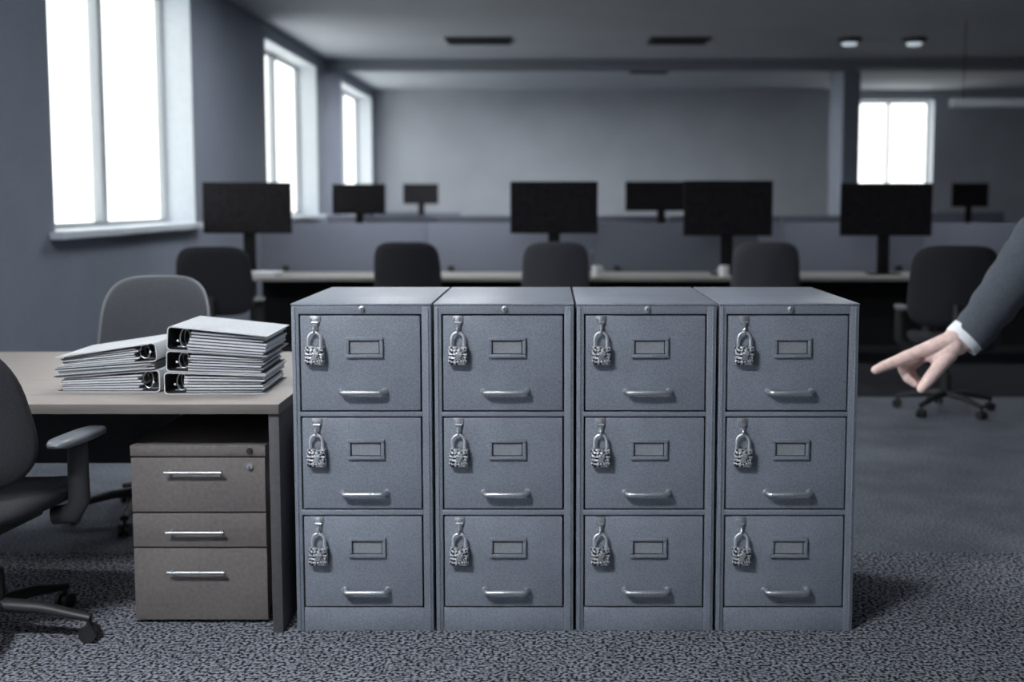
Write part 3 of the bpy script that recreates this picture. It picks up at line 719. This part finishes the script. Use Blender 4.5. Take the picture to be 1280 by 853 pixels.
for kf in range(4): chain(body, [loc((1.452 - 0.02 * kf, 1.975, 0.83)), loc((1.450 - 0.021 * kf, 1.98, 0.785)), loc((1.440 - 0.02 * kf, 1.985, 0.75 + (0.012 if kf in (0, 3) else 0)))], [0.0105, 0.0095, 0.008])
chain(body, [loc((1.42, 1.985, 0.88)), loc((1.392, 1.995, 0.845)), loc((1.385, 2.0, 0.81))], [0.014, 0.0115, 0.009])
capsule(body, (0, 0, 0.92), (0.0, 0, 1.15), 0.10, 0.09); capsule(body, (0.01, -0.05, 1.33), (0.01, 0.06, 1.33), 0.085, 0.085); capsule(body, (0.01, 0, 1.15), (0.015, 0, 1.38), 0.085, 0.055); capsule(body, loc(L2), loc(shoulder), 0.045, 0.045)
for s in (-1, 1): chain(body, [(0, s * 0.09, 0.92), (0.0, s * 0.10, 0.50), (0.02, s * 0.10, 0.09)], [0.085, 0.06, 0.042]); capsule(body, (0.03, s * 0.10, 0.05), (-0.14, s * 0.115, 0.04), 0.04, 0.032)
capsule(body, (0.0, 0, 1.46), (-0.02, 0.01, 1.60), 0.056, 0.055)
hc = Vector((-0.03, 0.015, 1.69))
ellipsoid(body, hc + Vector((0.01, 0, 0.02)), (0.098, 0.078, 0.105)); ellipsoid(body, hc + Vector((-0.035, 0, -0.05)), (0.062, 0.058, 0.075)); ellipsoid(body, hc + Vector((-0.056, 0, -0.092)), (0.032, 0.034, 0.026)); ellipsoid(body, hc + Vector((-0.045, 0, -0.045)), (0.052, 0.050, 0.060))
capsule(body, hc + Vector((-0.080, 0, 0.012)), hc + Vector((-0.102, 0, -0.034)), 0.010, 0.0125)
for s in (-1, 1):
    ellipsoid(body, hc + Vector((0.012, s * 0.079, -0.012)), (0.020, 0.009, 0.032)); ellipsoid(body, hc + Vector((-0.070, s * 0.030, 0.028)), (0.018, 0.026, 0.010)); ellipsoid(body, hc + Vector((-0.055, s * 0.036, -0.028)), (0.026, 0.028, 0.030))
capsule(body, hc + Vector((-0.093, -0.02, -0.062)), hc + Vector((-0.093, 0.02, -0.062)), 0.0065, 0.0065); capsule(body, hc + Vector((-0.090, -0.016, -0.073)), hc + Vector((-0.090, 0.016, -0.073)), 0.0075, 0.0075)
body = fuse(body, 0.006, 3)
tmp = bpy.data.meshes.new('t'); hand.to_mesh(tmp); hand.free(); body.from_mesh(tmp); bpy.data.meshes.remove(tmp)
bo = obj('body', body, 'skin', per, 180)
b = BM()
for s in (-1, 1): ellipsoid(b, hc + Vector((-0.0755, s * 0.031, 0.010)), (0.011, 0.012, 0.008), 16, 10)
ey = obj('eyes', b, 'eye', per, 180)
b = BM()
for s in (-1, 1): ellipsoid(b, hc + Vector((-0.0845, s * 0.031, 0.010)), (0.0028, 0.0052, 0.0052), 12, 8)
obj('iris', b, 'hair', ey, 180)
b = BM()
ellipsoid(b, hc + Vector((0.022, 0, 0.036)), (0.100, 0.084, 0.104)); ellipsoid(b, hc + Vector((0.045, 0, -0.02)), (0.072, 0.080, 0.07)); ellipsoid(b, hc + Vector((-0.045, 0, 0.098)), (0.045, 0.06, 0.03))
obj('hair', fuse(b, 0.006, 3), 'hair', per, 180)
# nails
b = BM()
for (pa, pb, r) in ((hp(1101, 459.5, -0.0065), hp(1094.5, 462.6, -0.007), 0.0068), (hp(1157, 479.5, -0.024), hp(1152, 485.5, -0.024), 0.0082)):
    a, c = loc(pa), loc(pb); ax = (c - a).normalized(); up = Vector((-0.15, -0.60, 0.78)); up = (up - ax * up.dot(ax)).normalized(); sd = ax.cross(up)
    mt = Matrix((ax, sd, up)).transposed()
    ellipsoid(b, c + up * (r * 0.78) - ax * 0.002, (0.0062, 0.0052, 0.0019), 14, 8, mtx=mt)
obj('nails', b, 'nail', per, 180)
# suit
b = BM()
cuffp = hp(1217, 415, 0.018); wrist_dir = (elbow - cuffp).normalized()
def hollow_sleeve(bm, p0, p1, r0, r1, th):
    pass
capsule(b, loc(L2), loc(le), 0.085, 0.068); capsule(b, loc(le), loc(lw + (lw - le).normalized() * -0.02), 0.066, 0.05)
rings(b, [[Vector((cx_ + rx_ * math.cos(2 * PI * q / 32), cy_ + ry_ * math.sin(2 * PI * q / 32), z_)) for q in range(32)] for z_, cx_, cy_, rx_, ry_ in (
    (0.78, 0.005, 0, 0.148, 0.190), (0.92, 0.005, 0, 0.142, 0.180), (1.08, 0.0, 0, 0.128, 0.166), (1.20, 0.0, 0, 0.132, 0.180), (1.32, 0.0, 0, 0.136, 0.196), (1.41, 0.0, 0, 0.124, 0.195), (1.47, 0.0, 0, 0.104, 0.160), (1.525, 0.0, 0, 0.076, 0.085))])
capsule(b, loc(L2), (0, 0, 1.47), 0.080, 0.075); capsule(b, loc(shoulder), (0, 0, 1.47), 0.080, 0.075)
# right sleeve: rings from the cuff mouth to the shoulder, slightly creased
N_ = 26
pth = [cuffp + (elbow - cuffp) * (i / 14) for i in range(15)]; pth[0] = hp(1209, 424, 0.016); pth += [elbow + (shoulder - elbow) * (i / 11) for i in range(1, 12)]
rad = [0.0455 + 0.020 * (i / 14) + 0.0028 * math.sin(i * 1.9) for i in range(15)] + [0.066 + 0.016 * (i / 11) + 0.0016 * math.sin(i * 2.3) for i in range(1, 12)]
sleeve = BM()
chain(b, [loc(p) for p in pth], rad, 18)
jk = fuse(b, 0.006, 3)
mouth = loc(hp(1209, 421, 0.016)); mn = (Vector((0.70, 0, 0.714))).normalized()   # flat cut of the sleeve mouth
for v in jk.verts:
    if (v.co - mouth).length < 0.11:
        dd = (v.co - mouth).dot(mn)
        if dd < 0: v.co -= mn * dd
obj('jacket', jk, 'suit', per, 180)
# white shirt cuff: open ring standing out of the sleeve
b = BM()
ca, cb = hp(1199, 422.5, 0.016), hp(1216, 413, 0.018)
# slanted like the photo: across the wrist from upper left to lower right
ax = (elbow - hp(1203, 422, 0.016)).normalized()
c0 = hp(1204.5, 424.5, 0.016)
acr = (hp(1223, 443, 0.016) - hp(1188, 409, 0.016)).normalized(); ax2 = Vector((-acr.z, 0, acr.x)); ax2 = ax2 if ax2.dot(ax) > 0 else -ax2
dep = Vector((0, 1, 0)); L_ = 0.030
rs = []
for q, o_ in ((0.92, 0.0), (1.0, 0.0), (1.02, 0.006), (1.01, L_), (0.90, L_)):
    rs.append([loc(c0 + ax2 * (o_ - 0.010) + acr * (0.0445 * q * math.cos(2 * PI * i / 32)) + dep * (0.037 * q * math.sin(2 * PI * i / 32))) for i in range(32)])
rings(b, rs, caps=False, closed=True)
obj('shirt_cuff', b, 'shirt', per, 60)
b = BM(); lathe(b, [(0.070, 1.47), (0.066, 1.53), (0.060, 1.53), (0.062, 1.46)], 28); obj('shirt_collar', b, 'shirt', per, 50)
b = BM()                                             # shirt front and tie in the jacket opening
rings(b, [[Vector((x_ + 0.0, y_, z_)), Vector((x_ + 0.03, y_, z_)), Vector((x_ + 0.03, -y_, z_)), Vector((x_, -y_, z_))] for z_, x_, y_ in ((1.18, -0.134, 0.003), (1.30, -0.138, 0.030), (1.41, -0.128, 0.052), (1.475, -0.098, 0.060), (1.50, -0.078, 0.055))])
obj('shirt_front', b, 'shirt', per, 60)
b = BM(); rings(b, [[Vector((x_, y_, z_)), Vector((x_ + 0.02, y_, z_)), Vector((x_ + 0.02, -y_, z_)), Vector((x_, -y_, z_))] for z_, x_, y_ in ((1.19, -0.141, 0.003), (1.30, -0.147, 0.022), (1.41, -0.137, 0.018), (1.475, -0.110, 0.012), (1.485, -0.106, 0.020), (1.515, -0.088, 0.017))])
obj('necktie', b, 'trouser', per, 60)
b = BM()
for s in (-1, 1): chain(b, [(0, s * 0.085, 0.94), (0, s * 0.10, 0.52), (0.02, s * 0.10, 0.11)], [0.088, 0.082, 0.074])
capsule(b, (0, -0.06, 0.94), (0, 0.06, 0.94), 0.100, 0.100)
obj('trousers', fuse(b, 0.008, 2), 'trouser', per, 180)
for s in (-1, 1):
    b = BM(); chain(b, [(0.06, s * 0.10, 0.045), (-0.06, s * 0.105, 0.042), (-0.17, s * 0.115, 0.034)], [0.042, 0.046, 0.034]); box(b, (-0.19, s * 0.108 - 0.04, 0.0), (0.09, s * 0.108 + 0.04, 0.02), 0.008)
    obj('shoe', fuse(b, 0.005, 3), 'shoe', per, 180)
